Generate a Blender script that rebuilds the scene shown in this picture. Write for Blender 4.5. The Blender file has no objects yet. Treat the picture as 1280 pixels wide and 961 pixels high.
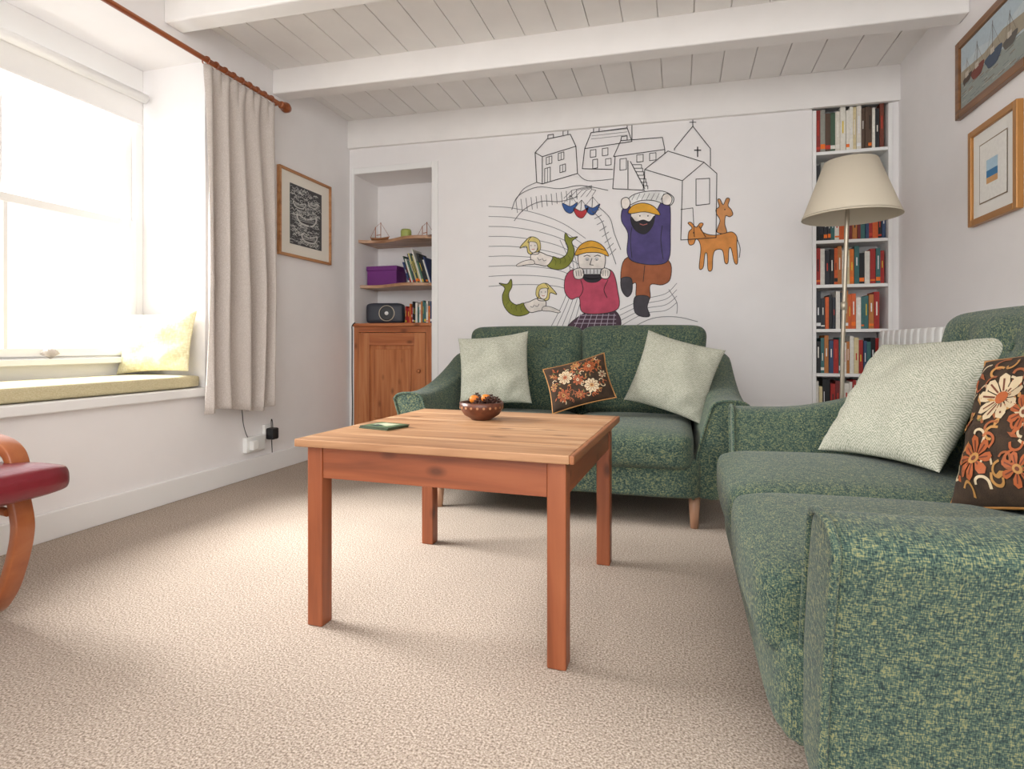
import bpy, bmesh, math, random
from mathutils import Vector, Matrix, Euler
random.seed(7)
scene = bpy.context.scene
COL = scene.collection
PI = math.pi

# ------------------------------------------------------------------ utils
def lin(c):
    c = c/255.0
    return c/12.92 if c <= 0.04045 else ((c+0.055)/1.055)**2.4
def S(r, g, b):
    return (lin(r), lin(g), lin(b), 1.0)

def new_mat(name):
    m = bpy.data.materials.new(name); m.use_nodes = True
    nt = m.node_tree
    b = nt.nodes['Principled BSDF']
    return m, nt, b

def nd(nt, typ, **kw):
    n = nt.nodes.new(typ)
    for k, v in kw.items():
        setattr(n, k, v)
    return n

def coords(nt, scale=(1, 1, 1), rot=(0, 0, 0)):
    tc = nd(nt, 'ShaderNodeTexCoord'); mp = nd(nt, 'ShaderNodeMapping')
    mp.inputs['Scale'].default_value = scale; mp.inputs['Rotation'].default_value = rot
    nt.links.new(tc.outputs['Object'], mp.inputs['Vector'])
    return mp.outputs['Vector']

def ramp(nt, fac, stops):
    r = nd(nt, 'ShaderNodeValToRGB')
    el = r.color_ramp.elements
    while len(el) < len(stops): el.new(0.5)
    for e, (p, c) in zip(el, stops):
        e.position = p; e.color = c
    nt.links.new(fac, r.inputs['Fac'])
    return r.outputs['Color']

def bump(nt, b, height, strength, dist=0.002):
    bn = nd(nt, 'ShaderNodeBump'); bn.inputs['Strength'].default_value = strength
    bn.inputs['Distance'].default_value = dist
    nt.links.new(height, bn.inputs['Height']); nt.links.new(bn.outputs['Normal'], b.inputs['Normal'])

def plain(name, c, rough=0.5, metal=0.0, bumpsc=0, bstr=0.2, var=0.06, vsc=6):
    m, nt, b = new_mat(name)
    v = coords(nt)
    n = nd(nt, 'ShaderNodeTexNoise'); n.inputs['Scale'].default_value = vsc; n.inputs['Detail'].default_value = 3
    nt.links.new(v, n.inputs['Vector'])
    c0 = tuple(max(0, x*(1-var)) for x in c[:3])+(1,); c1 = tuple(min(1, x*(1+var)) for x in c[:3])+(1,)
    nt.links.new(ramp(nt, n.outputs['Fac'], [(0.3, c0), (0.7, c1)]), b.inputs['Base Color'])
    b.inputs['Roughness'].default_value = rough; b.inputs['Metallic'].default_value = metal
    if bumpsc:
        n2 = nd(nt, 'ShaderNodeTexNoise'); n2.inputs['Scale'].default_value = bumpsc; n2.inputs['Detail'].default_value = 3
        nt.links.new(v, n2.inputs['Vector']); bump(nt, b, n2.outputs['Fac'], bstr, 0.004)
    return m

def wood(name, dark, mid, light, axis='x', rough=0.4, fine=1.0, knots=True):
    m, nt, b = new_mat(name)
    lo, hi = 1.6*fine, 26*fine
    sc = {'x': (lo, hi, hi), 'y': (hi, lo, hi), 'z': (hi, hi, lo)}[axis]
    v = coords(nt, sc)
    n = nd(nt, 'ShaderNodeTexNoise'); n.inputs['Scale'].default_value = 1.0
    n.inputs['Detail'].default_value = 6; n.inputs['Distortion'].default_value = 0.6
    nt.links.new(v, n.inputs['Vector'])
    col = ramp(nt, n.outputs['Fac'], [(0.28, dark), (0.5, mid), (0.75, light)])
    if knots:
        sk = {'x': (5.5, 11, 11), 'y': (11, 5.5, 11), 'z': (11, 11, 5.5)}[axis]
        vk = coords(nt, sk)
        vo = nd(nt, 'ShaderNodeTexVoronoi'); vo.inputs['Scale'].default_value = 1.0
        nt.links.new(vk, vo.inputs['Vector'])
        kf = ramp(nt, vo.outputs['Distance'], [(0.07, (0.8, 0.8, 0.8, 1)), (0.2, (0, 0, 0, 1))])
        mx = nd(nt, 'ShaderNodeMix', data_type='RGBA')
        nt.links.new(kf, mx.inputs[0]); nt.links.new(col, mx.inputs[6])
        mx.inputs[7].default_value = tuple(x*0.5 for x in dark[:3])+(1,)
        col = mx.outputs[2]
    nt.links.new(col, b.inputs['Base Color'])
    b.inputs['Roughness'].default_value = rough
    bump(nt, b, n.outputs['Fac'], 0.08, 0.001)
    return m

def vcol_mat(name, rough=0.6, noise=0.12, nscale=30):
    m, nt, b = new_mat(name)
    at = nd(nt, 'ShaderNodeAttribute', attribute_name='Col')
    v = coords(nt); n = nd(nt, 'ShaderNodeTexNoise'); n.inputs['Scale'].default_value = nscale; n.inputs['Detail'].default_value = 4
    nt.links.new(v, n.inputs['Vector'])
    rr = ramp(nt, n.outputs['Fac'], [(0.3, (1-noise*2, 1-noise*2, 1-noise*2, 1)), (0.7, (1+noise, 1+noise, 1+noise, 1))])
    mx = nd(nt, 'ShaderNodeMix', data_type='RGBA', blend_type='MULTIPLY'); mx.inputs[0].default_value = 1.0
    nt.links.new(at.outputs['Color'], mx.inputs[6]); nt.links.new(rr, mx.inputs[7])
    nt.links.new(mx.outputs[2], b.inputs['Base Color'])
    b.inputs['Roughness'].default_value = rough
    return m

def empty(name, loc=(0, 0, 0), rz=0):
    e = bpy.data.objects.new(name, None); e.empty_display_size = 0.1
    e.location = loc; e.rotation_euler = (0, 0, rz); COL.objects.link(e); return e

def mesh_obj(name, verts, faces, mat=None, smooth=False, parent=None, cols=None):
    me = bpy.data.meshes.new(name); me.from_pydata([tuple(v) for v in verts], [], faces); me.update()
    if cols:
        ca = me.color_attributes.new('Col', 'FLOAT_COLOR', 'CORNER')
        for p, c in zip(me.polygons, cols):
            for li in p.loop_indices: ca.data[li].color = c
    bm = bmesh.new(); bm.from_mesh(me)
    if not cols: bmesh.ops.recalc_face_normals(bm, faces=bm.faces)
    bm.to_mesh(me); bm.free()
    if smooth:
        for p in me.polygons: p.use_smooth = True
    o = bpy.data.objects.new(name, me); COL.objects.link(o)
    if mat:
        for mm in (mat if isinstance(mat, list) else [mat]): me.materials.append(mm)
    if parent: o.parent = parent
    return o

def bev(o, w, seg=2):
    md = o.modifiers.new('bev', 'BEVEL'); md.width = w; md.segments = seg; md.limit_method = 'ANGLE'
    return o
def sub(o, l=1):
    md = o.modifiers.new('sub', 'SUBSURF'); md.levels = l; md.render_levels = l; return o

BF = [(0, 3, 2, 1), (4, 5, 6, 7), (0, 1, 5, 4), (1, 2, 6, 5), (2, 3, 7, 6), (3, 0, 4, 7)]
def boxes(name, lst, mat, bevel=0, parent=None, cols=None, smooth=False):
    V, F, C = [], [], []
    for i, b in enumerate(lst):
        x0, y0, z0, x1, y1, z1 = b
        k = len(V)
        V += [(x0, y0, z0), (x1, y0, z0), (x1, y1, z0), (x0, y1, z0), (x0, y0, z1), (x1, y0, z1), (x1, y1, z1), (x0, y1, z1)]
        F += [tuple(k+j for j in f) for f in BF]
        if cols: C += [cols[i]]*6
    o = mesh_obj(name, V, F, mat, smooth, parent, C if cols else None)
    if bevel: bev(o, bevel)
    return o

def soft_box(name, c, size, r, mat, parent=None, puff=(0, 0, 0), n=9, taper=None, rot=None, dimple=None):
    bm = bmesh.new(); bmesh.ops.create_cube(bm, size=2)
    bmesh.ops.subdivide_edges(bm, edges=bm.edges[:], cuts=n, use_grid_fill=True)
    h = [s/2 for s in size]
    for v in bm.verts:
        p = v.co.copy(); q = Vector((p.x*h[0], p.y*h[1], p.z*h[2]))
        i = Vector([max(-(h[k]-r), min(h[k]-r, q[k])) for k in range(3)])
        d = q-i
        if d.length > 1e-6: q = i+d.normalized()*r
        fx, fy, fz = [(1-min(1, abs(p[k]))**2.2) for k in range(3)]
        q.x += puff[0]*p.x*fy*fz; q.y += puff[1]*p.y*fx*fz; q.z += puff[2]*p.z*fx*fy
        if dimple:
            for (dx, dz) in dimple:
                r2 = ((q.x-dx)**2+(q.z-dz)**2)/0.0028
                if p.y < -0.5: q.y += 0.034*math.exp(-r2)
        if taper: q = taper(q)
        v.co = q
    me = bpy.data.meshes.new(name); bm.to_mesh(me); bm.free()
    M = Matrix.Translation(c)
    if rot is not None: M = M @ Euler(rot).to_matrix().to_4x4()
    me.transform(M)
    for p in me.polygons: p.use_smooth = True
    o = bpy.data.objects.new(name, me); COL.objects.link(o); me.materials.append(mat)
    if parent: o.parent = parent
    sub(o, 1)
    return o

def lathe(name, prof, mat, seg=32, parent=None, loc=(0, 0, 0), close=False):
    V, F = [], []
    n = len(prof)
    for i in range(seg):
        a = 2*PI*i/seg
        for r, z in prof: V.append((loc[0]+r*math.cos(a), loc[1]+r*math.sin(a), loc[2]+z))
    for i in range(seg):
        for j in range(n-1):
            a = i*n+j; b = ((i+1) % seg)*n+j
            F.append((a, b, b+1, a+1))
    return mesh_obj(name, V, F, mat, True, parent)

def tube(name, pts, r, mat, parent=None, cyclic=False, res=3, smooth=False):
    cu = bpy.data.curves.new(name, 'CURVE'); cu.dimensions = '3D'; cu.bevel_depth = r; cu.bevel_resolution = res
    cu.use_fill_caps = True
    sp = cu.splines.new('NURBS' if smooth else 'POLY'); sp.points.add(len(pts)-1)
    for p, q in zip(sp.points, pts): p.co = (*q, 1)
    sp.use_cyclic_u = cyclic
    if smooth: sp.use_endpoint_u = True; sp.order_u = 3; sp.resolution_u = 6
    tmp = bpy.data.objects.new(name+'_c', cu); COL.objects.link(tmp)
    dg = bpy.context.evaluated_depsgraph_get(); dg.update()
    me = bpy.data.meshes.new_from_object(tmp.evaluated_get(dg)); me.name = name
    bpy.data.objects.remove(tmp, do_unlink=True)
    o = bpy.data.objects.new(name, me); COL.objects.link(o); me.materials.clear(); me.materials.append(mat)
    for p in me.polygons: p.use_smooth = True
    if parent: o.parent = parent
    return o

def catmull(pts, k=5, closed=False):
    n = len(pts); out = []
    rng = range(n if closed else n-1)
    for i in rng:
        g = lambda j: pts[j % n] if closed else pts[max(0, min(n-1, j))]
        p0, p1, p2, p3 = g(i-1), g(i), g(i+1), g(i+2)
        for s in range(k):
            t = s/k
            out.append(tuple(0.5*((2*p1[a])+(-p0[a]+p2[a])*t+(2*p0[a]-5*p1[a]+4*p2[a]-p3[a])*t*t+(-p0[a]+3*p1[a]-3*p2[a]+p3[a])*t**3) for a in range(len(p1))))
    if not closed: out.append(tuple(pts[-1]))
    return out

class Flat:
    """flat painted artwork: filled patches and ink strokes in 2-D, mapped on a surface"""
    def __init__(s): s.V = []; s.F = []; s.C = []
    def poly(s, pts, c, layer=1, smooth=False):
        if smooth: pts = catmull(pts, 4, True)
        from mathutils.geometry import tessellate_polygon
        tris = tessellate_polygon([[Vector((p[0], p[1], 0)) for p in pts]])
        k = len(s.V); s.V += [(p[0], p[1], layer) for p in pts]
        for t in tris: s.F.append(tuple(k+i for i in t)); s.C.append(c)
    def line(s, pts, w, c, layer=2, smooth=False, closed=False):
        if smooth: pts = catmull(pts, 5, closed)
        if closed: pts = list(pts)+[pts[0]]
        for a, b in zip(pts[:-1], pts[1:]):
            dx, dy = b[0]-a[0], b[1]-a[1]; L = math.hypot(dx, dy)
            if L < 1e-6: continue
            ux, uy = dx/L, dy/L; e = w*0.25; h = w/2
            k = len(s.V)
            s.V += [(a[0]-ux*e-uy*h, a[1]-uy*e+ux*h, layer), (b[0]+ux*e-uy*h, b[1]+uy*e+ux*h, layer),
                    (b[0]+ux*e+uy*h, b[1]+uy*e-ux*h, layer), (a[0]-ux*e+uy*h, a[1]-uy*e-ux*h, layer)]
            s.F.append((k, k+1, k+2, k+3)); s.C.append(c)
    def circ(s, x, y, r, c, layer=1, ry=None, n=20):
        s.poly([(x+r*math.cos(2*PI*i/n), y+(ry or r)*math.sin(2*PI*i/n)) for i in range(n)], c, layer)
    def build(s, name, fn, mat, parent=None):
        return mesh_obj(name, [fn(*v) for v in s.V], s.F, mat, False, parent, s.C)

# ------------------------------------------------------------------ materials
M_wall = plain('white_wall_paint', S(241, 238, 237), 0.85, bumpsc=9, bstr=0.25, var=0.012)
M_trim = plain('white_gloss_paint', S(243, 242, 240), 0.45, var=0.01)
M_ceil = plain('white_ceiling_paint', S(242, 239, 236), 0.7, bumpsc=14, bstr=0.1, var=0.02)
M_pine_top = wood('pine_table_top', S(146, 100, 66), S(180, 136, 98), S(206, 168, 130), 'x', 0.5, 0.9)
M_pine_x = wood('orange_pine_x', S(112, 58, 32), S(142, 76, 44), S(162, 94, 58), 'x', 0.42)
M_pine_y = wood('orange_pine_y', S(112, 58, 32), S(142, 76, 44), S(162, 94, 58), 'y', 0.42)
M_pine_z = wood('orange_pine_z', S(112, 58, 32), S(142, 76, 44), S(162, 94, 58), 'z', 0.42)
M_pine_edge = wood('pine_edge', S(124, 74, 42), S(158, 100, 62), S(180, 122, 82), 'y', 0.5)
M_door_z = wood('pine_door_z', S(156, 88, 50), S(186, 116, 70), S(200, 138, 92), 'z', 0.4)
M_door_x = wood('pine_door_x', S(142, 76, 42), S(176, 104, 62), S(192, 124, 80), 'x', 0.4)
M_shelfwood = wood('shelf_wood', S(140, 96, 66), S(176, 132, 98), S(196, 156, 120), 'x', 0.4)
M_rod = wood('rod_wood', S(120, 58, 28), S(150, 80, 40), S(170, 98, 54), 'y', 0.3, knots=False)
M_bent = wood('bentwood', S(146, 80, 46), S(160, 92, 54), S(174, 106, 64), 'x', 0.3, 0.6, knots=False)
M_leg = wood('sofa_leg_wood', S(166, 122, 96), S(186, 144, 116), S(198, 158, 132), 'z', 0.4, knots=False)
M_frameoak = wood('frame_oak', S(150, 98, 56), S(184, 128, 80), S(200, 150, 104), 'x', 0.35, knots=False)
M_framebrown = wood('frame_brown', S(96, 62, 36), S(130, 88, 52), S(152, 110, 70), 'x', 0.3, knots=False)
M_framegold = plain('frame_gold', S(176, 124, 66), 0.35, 0.3)
M_black = plain('black_plastic', S(24, 24, 26), 0.4)
M_white_pl = plain('white_plastic', S(240, 240, 237), 0.35)
M_red = plain('red_leather', S(112, 30, 40), 0.32, bumpsc=60, bstr=0.25, var=0.12)
M_brass = plain('lamp_metal', S(176, 166, 148), 0.3, 0.6)
M_paint = vcol_mat('mural_paint', 0.8, 0.10, 16)
M_books = vcol_mat('book_covers', 0.5, 0.05, 60)
M_print = vcol_mat('printed_art', 0.6, 0.03, 60)
M_purple = plain('purple_box', S(112, 44, 122), 0.5)
M_coconut = plain('coconut_shell', S(96, 52, 34), 0.35, bumpsc=60, bstr=0.3, var=0.3, vsc=40)

def fabric(name, stops, s1=260, bstr=0.5, patch=0.5):
    m, nt, b = new_mat(name)
    v1 = coords(nt, (1.0, 0.22, 1.0)); v2 = coords(nt, (0.22, 1.0, 0.3))
    n1 = nd(nt, 'ShaderNodeTexNoise'); n1.inputs['Scale'].default_value = s1*1.6; n1.inputs['Detail'].default_value = 1
    n2 = nd(nt, 'ShaderNodeTexNoise'); n2.inputs['Scale'].default_value = s1*1.6; n2.inputs['Detail'].default_value = 1
    n3 = nd(nt, 'ShaderNodeTexNoise'); n3.inputs['Scale'].default_value = 60; n3.inputs['Detail'].default_value = 3
    nt.links.new(v1, n1.inputs['Vector']); nt.links.new(v2, n2.inputs['Vector']); nt.links.new(coords(nt), n3.inputs['Vector'])
    ad = nd(nt, 'ShaderNodeMath', operation='ADD'); nt.links.new(n1.outputs['Fac'], ad.inputs[0]); nt.links.new(n2.outputs['Fac'], ad.inputs[1])
    m3 = nd(nt, 'ShaderNodeMath', operation='MULTIPLY_ADD'); nt.links.new(n3.outputs['Fac'], m3.inputs[0]); m3.inputs[1].default_value = patch
    nt.links.new(ad.outputs[0], m3.inputs[2])
    mr = nd(nt, 'ShaderNodeMapRange'); c = 1+patch/2; mr.inputs['From Min'].default_value = c-0.42; mr.inputs['From Max'].default_value = c+0.42
    nt.links.new(m3.outputs[0], mr.inputs['Value'])
    nt.links.new(ramp(nt, mr.outputs[0], stops), b.inputs['Base Color'])
    b.inputs['Roughness'].default_value = 0.95
    b.inputs['Sheen Weight'].default_value = 0.1
    bump(nt, b, ad.outputs[0], bstr, 0.0015)
    return m
M_sofa = fabric('green_tweed', [(0.18, S(24, 44, 44)), (0.42, S(54, 77, 71)), (0.60, S(80, 98, 80)), (0.82, S(134, 134, 92))], 360, 0.5, 0.4)
M_seatpad = fabric('seat_pad_cloth', [(0.2, S(194, 182, 142)), (0.6, S(208, 197, 160)), (0.9, S(216, 207, 173))], 300, 0.15, 0.2)
M_lime = fabric('cream_cushion_cloth', [(0.2, S(212, 204, 160)), (0.6, S(226, 218, 180)), (0.9, S(234, 228, 196))], 100, 0.2, 0.8)
M_linen = fabric('linen', [(0.2, S(190, 180, 172)), (0.6, S(203, 194, 187)), (0.9, S(214, 206, 200))], 300, 0.15, 0.1)

def herring():
    m, nt, b = new_mat('herringbone_wool')
    tc = nd(nt, 'ShaderNodeTexCoord'); sx = nd(nt, 'ShaderNodeSeparateXYZ'); nt.links.new(tc.outputs['Object'], sx.inputs[0])
    pp = nd(nt, 'ShaderNodeMath', operation='PINGPONG'); nt.links.new(sx.outputs['X'], pp.inputs[0]); pp.inputs[1].default_value = 0.010
    ad = nd(nt, 'ShaderNodeMath', operation='ADD'); nt.links.new(pp.outputs[0], ad.inputs[0]); nt.links.new(sx.outputs['Y'], ad.inputs[1])
    mu = nd(nt, 'ShaderNodeMath', operation='MULTIPLY'); nt.links.new(ad.outputs[0], mu.inputs[0]); mu.inputs[1].default_value = 2*PI/0.0080
    sn = nd(nt, 'ShaderNodeMath', operation='SINE'); nt.links.new(mu.outputs[0], sn.inputs[0])
    mr = nd(nt, 'ShaderNodeMapRange'); mr.inputs['From Min'].default_value = -1; nt.links.new(sn.outputs[0], mr.inputs['Value'])
    nz = nd(nt, 'ShaderNodeTexNoise'); nz.inputs['Scale'].default_value = 130; nz.inputs['Detail'].default_value = 2; nt.links.new(tc.outputs['Object'], nz.inputs['Vector'])
    av = nd(nt, 'ShaderNodeMath', operation='MULTIPLY_ADD'); nt.links.new(nz.outputs['Fac'], av.inputs[0]); av.inputs[1].default_value = 1.6; nt.links.new(mr.outputs[0], av.inputs[2])
    a2 = nd(nt, 'ShaderNodeMath', operation='MULTIPLY'); nt.links.new(av.outputs[0], a2.inputs[0]); a2.inputs[1].default_value = 0.38
    nt.links.new(ramp(nt, a2.outputs[0], [(0.2, S(124, 130, 112)), (0.8, S(202, 199, 184))]), b.inputs['Base Color'])
    b.inputs['Roughness'].default_value = 0.95
    bump(nt, b, mr.outputs[0], 0.25, 0.001)
    return m
M_herring = herring()
M_darkcush = plain('dark_floral_ground', S(58, 42, 28), 0.9, bumpsc=300, bstr=0.3, var=0.35, vsc=30)

def carpet():
    m, nt, b = new_mat('beige_carpet')
    v = coords(nt)
    n = nd(nt, 'ShaderNodeTexNoise'); n.inputs['Scale'].default_value = 200; n.inputs['Detail'].default_value = 2
    n2 = nd(nt, 'ShaderNodeTexNoise'); n2.inputs['Scale'].default_value = 2.5; n2.inputs['Detail'].default_value = 4
    vo = nd(nt, 'ShaderNodeTexVoronoi'); vo.inputs['Scale'].default_value = 230
    for x in (n, n2, vo): nt.links.new(v, x.inputs['Vector'])
    c = ramp(nt, n.outputs['Fac'], [(0.32, S(128, 113, 100)), (0.5, S(175, 160, 146)), (0.68, S(208, 195, 181))])
    c2 = ramp(nt, n2.outputs['Fac'], [(0.3, (0.92, 0.92, 0.92, 1)), (0.7, (1.03, 1.03, 1.03, 1))])
    mx = nd(nt, 'ShaderNodeMix', data_type='RGBA', blend_type='MULTIPLY'); mx.inputs[0].default_value = 1
    nt.links.new(c, mx.inputs[6]); nt.links.new(c2, mx.inputs[7]); nt.links.new(mx.outputs[2], b.inputs['Base Color'])
    b.inputs['Roughness'].default_value = 1.0
    bump(nt, b, vo.outputs['Distance'], 0.35, 0.003)
    return m
M_carpet = carpet()

m, nt, b = new_mat('lamp_shade_cloth')
b.inputs['Base Color'].default_value = S(214, 204, 184); b.inputs['Roughness'].default_value = 0.9
nz = nd(nt, 'ShaderNodeTexNoise'); nz.inputs['Scale'].default_value = 300; nt.links.new(coords(nt), nz.inputs['Vector']); bump(nt, b, nz.outputs['Fac'], 0.1, 0.001)
M_shade = m
m, nt, b = new_mat('window_glass')
tr = nd(nt, 'ShaderNodeBsdfTransparent'); gl = nd(nt, 'ShaderNodeBsdfGlossy'); gl.inputs['Roughness'].default_value = 0.02
ms = nd(nt, 'ShaderNodeMixShader'); ms.inputs[0].default_value = 0.04
nt.links.new(tr.outputs[0], ms.inputs[1]); nt.links.new(gl.outputs[0], ms.inputs[2])
nt.links.new(ms.outputs[0], nt.nodes['Material Output'].inputs[0]); M_glass = m

# ------------------------------------------------------------------ room shell
XL, XR, YB, YN = -2.48, 1.26, 3.97, -1.6
boxes('floor', [(-3.0, YN, -0.1, XR+0.3, 4.4, 0)], M_carpet)
WY0, WY1, WZ0, WZ1 = 1.15, 2.54, 0.53, 2.34
boxes('wall_left', [(-2.98, YN, 0, XL, WY0, 2.75), (-2.98, WY1, 0, XL, 4.4, 2.75),
                    (-2.98, WY0, 0, XL, WY1, WZ0), (-2.98, WY0, WZ1, XL, WY1, 2.75)], M_wall)
AX0, AX1, AZ = -2.435, -1.78, 2.12
BX0, BX1, BZ = 0.79, 1.225, 2.31
boxes('wall_back', [(XL, YB, 0, AX0, 4.33, 2.75), (AX0, YB, AZ, AX1, 4.33, 2.75), (AX1, YB, 0, BX0, 4.33, 2.75),
                    (BX0, YB, BZ, BX1, 4.33, 2.75), (BX1, YB, 0, XR, 4.33, 2.75),
                    (BX0, YB+0.22, 0, BX1, 4.33, BZ), (XL, 4.33, 0, XR, 4.4, 2.75)], M_wall)
boxes('wall_right', [(XR, YN, 0, XR+0.2, 4.4, 2.75)], M_wall)
boxes('baseboard_left', [(XL, YN, 0, XL+0.02, YB, 0.115)], M_trim, 0.004)
boxes('baseboard_back', [(AX1+0.06, YB-0.018, 0, BX0, YB, 0.115)], M_trim, 0.004)
boxes('baseboard_right', [(XR-0.018, YN, 0, XR, YB-0.02, 0.115)], M_trim, 0.004)

def cz(x): return 2.535-0.018*(x-XL)
V, F = [], []
x = -2.60; w = 0.178
while x < XR+0.1:
    a, c = x, x+w-0.004
    k = len(V)
    V += [(a, YN, cz(a)), (c, YN, cz(c)), (c, 4.0, cz(c)), (a, 4.0, cz(a)), (a, YN, cz(a)+.02), (c, YN, cz(c)+.02), (c, 4.0, cz(c)+.02), (a, 4.0, cz(a)+.02)]
    F += [tuple(k+j for j in f) for f in BF]; x += w
k = len(V)
a, c = -2.6, XR+0.1
V += [(a, YN, cz(a)+.012), (c, YN, cz(c)+.012), (c, 4.0, cz(c)+.012), (a, 4.0, cz(a)+.012), (a, YN, 2.8), (c, YN, 2.8), (c, 4.0, 2.8), (a, 4.0, 2.8)]
F += [tuple(k+j for j in f) for f in BF]
ceil = mesh_obj('ceiling', V, F, M_ceil); bev(ceil, 0.002, 1)

def beam(name, y0, y1, zl, zr):
    V = []
    for (x, zb) in ((XL, zl), (XR, zr)):
        V += [(x, y0, zb), (x, y1, zb), (x, y1, cz(x)+.01), (x, y0, cz(x)+.01)]
    F = [(0, 1, 2, 3), (4, 7, 6, 5), (0, 4, 5, 1), (1, 5, 6, 2), (2, 6, 7, 3), (3, 7, 4, 0)]
    o = mesh_obj(name, V, F, M_ceil); bev(o, 0.008, 2)
beam('ceiling_beam', 3.08, 3.19, 2.385, 2.30)
beam('ceiling_beam.001', 2.28, 2.39, 2.41, 2.32)
beam('ceiling_beam.002', 1.45, 1.56, 2.41, 2.32)
beam('ceiling_beam.003', 0.6, 0.71, 2.41, 2.32)
V = []
for (x, zb) in ((XL, 2.32), (BX0-0.005, 2.26)):
    V += [(x, YB-.03, zb), (x, YB+.01, zb), (x, YB+.01, cz(x)+.01), (x, YB-.03, cz(x)+.01)]
for (x, zb) in ((BX0-0.005, 2.262), (XR, 2.255)):
    V += [(x, YB-.03, zb), (x, YB+.002, zb), (x, YB+.002, cz(x)+.01), (x, YB-.03, cz(x)+.01)]
fc_ = [(0, 1, 2, 3), (4, 7, 6, 5), (0, 4, 5, 1), (1, 5, 6, 2), (2, 6, 7, 3), (3, 7, 4, 0)]
mesh_obj('trim_wall_plate', V, fc_+[tuple(8+j for j in f) for f in fc_], M_ceil)

# ------------------------------------------------------------------ window
win = empty('window_1')
GX = -2.93
fy0, fy1, fz0, fz1 = WY0, WY1, 0.74, 2.20
L = [(GX-0.04, fy0, fz0-0.2, GX+0.02, fy1, fz0), (GX-0.04, fy0, fz1, GX+0.02, fy1, WZ1),
     (GX-0.04, fy0, fz0, GX+0.02, fy0+0.05, fz1), (GX-0.04, fy1-0.05, fz0, GX+0.02, fy1, fz1)]
boxes('frame', L, M_trim, 0.004, win)
zm = 1.46; yc = (fy0+fy1)/2
def sash(nm, z0, z1, xo):
    a0, a1 = fy0+0.05, fy1-0.05; t = 0.04
    l = [(xo, a0, z0, xo+0.03, a0+t, z1), (xo, a1-t, z0, xo+0.03, a1, z1), (xo, a0+t, z0, xo+0.03, a1-t, z0+t), (xo, a0+t, z1-t, xo+0.03, a1-t, z1)]
    l += [(xo+0.005, yc-0.010, z0+t, xo+0.025, yc+0.010, z1-t)]
    boxes(nm, l, M_trim, 0.003, win)
    mesh_obj(nm+'_glass', [(xo+.014, a0+t, z0+t), (xo+.014, a1-t, z0+t), (xo+.014, a1-t, z1-t), (xo+.014, a0+t, z1-t)], [(0, 1, 2, 3)], M_glass, False, win)
sash('upper_sash', zm-0.02, fz1, GX-0.035)
sash('lower_sash', fz0, zm+0.02, GX-0.0)
boxes('inner_sill', [(GX+0.02, fy0, fz0-0.04, GX+0.07, fy1, fz0-0.01)], M_trim, 0.004, win)
bl = empty('roller_blind')
rl = lathe('roll', [(0, 0), (0.026, 0), (0.026, fy1-fy0-0.06), (0, fy1-fy0-0.06)], M_trim, 20, bl)
rl.rotation_euler = (-PI/2, 0, 0); rl.location = (GX+0.07, fy0+0.03, 2.165)
boxes('blind_cloth', [(GX+0.05, fy0+0.04, 2.03, GX+0.053, fy1-0.04, 2.16)], M_trim, 0, bl)
boxes('blind_bar', [(GX+0.045, fy0+0.04, 2.015, GX+0.058, fy1-0.04, 2.03)], M_trim, 0.002, bl)
boxes('window_sill_board', [(GX+0.02, WY0+0.002, WZ0, XL, WY1-0.002, WZ0+0.035), (XL, WY0-0.04, WZ0-0.01, XL+0.035, WY1+0.04, WZ0+0.035)], M_trim, 0.006)
soft_box('window_seat_cushion', (-2.69, (WY0+WY1)/2, WZ0+0.036+0.035), (0.42, WY1-WY0-0.03, 0.07), 0.022, M_seatpad, puff=(0, 0, 0.004), n=12)
sh = empty('scallop_shell', (GX+0.048, 2.02, fz0-0.01), PI/2-0.3)
V, F = [], []
for i in range(13):
    a = -1.15+2.3*i/12; r = 0.042*(1+0.04*math.cos(i*PI))
    V += [(0.0, 0.005*math.cos(i*PI), 0.0), (r*0.55*math.sin(a), -0.010+0.003*math.cos(i*PI), 0.004+r*0.6*math.cos(a)), (r*math.sin(a), 0.0+0.003*math.cos(i*PI), 0.004+r*1.1*math.cos(a))]
for i in range(12):
    k = i*3; F += [(k, k+3, k+4, k+1), (k+1, k+4, k+5, k+2)]
o = mesh_obj('shell_fan', V, F, plain('shell', S(206, 196, 186), 0.5), True, sh); o.modifiers.new('s', 'SOLIDIFY').thickness = 0.003

# curtain rod
rod = empty('curtain_rod'); RX, RZ = -2.385, 2.29
tube('pole', [(RX, 0.85, RZ), (RX, 3.03, RZ)], 0.014, M_rod, rod)
lathe('finial', [(0, -0.03), (0.018, -0.03), (0.024, -0.015), (0.016, -0.005), (0.03, 0.01), (0.033, 0.03), (0.022, 0.055), (0, 0.062)], M_rod, 20, rod).matrix_basis = Matrix.Translation((RX, 3.06, RZ)) @ Matrix.Rotation(-PI/2, 4, 'X')
for i, y in enumerate([2.45+0.062*j for j in range(9)]):
    bpy.ops.mesh.primitive_torus_add(major_radius=0.021, minor_radius=0.0035, major_segments=20, minor_segments=8)
    o = bpy.context.object; o.name = 'ring_%d' % i; o.data.materials.append(M_rod); o.parent = rod
    o.location = (RX, y, RZ-0.004); o.rotation_euler = (PI/2, 0, 0.2)
boxes('bracket', [(XL, 2.99, RZ-0.02, RX, 3.01, RZ-0.005), (XL, 0.95, RZ-0.02, RX, 0.97, RZ-0.005)], M_rod, 0.003, rod)

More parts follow.
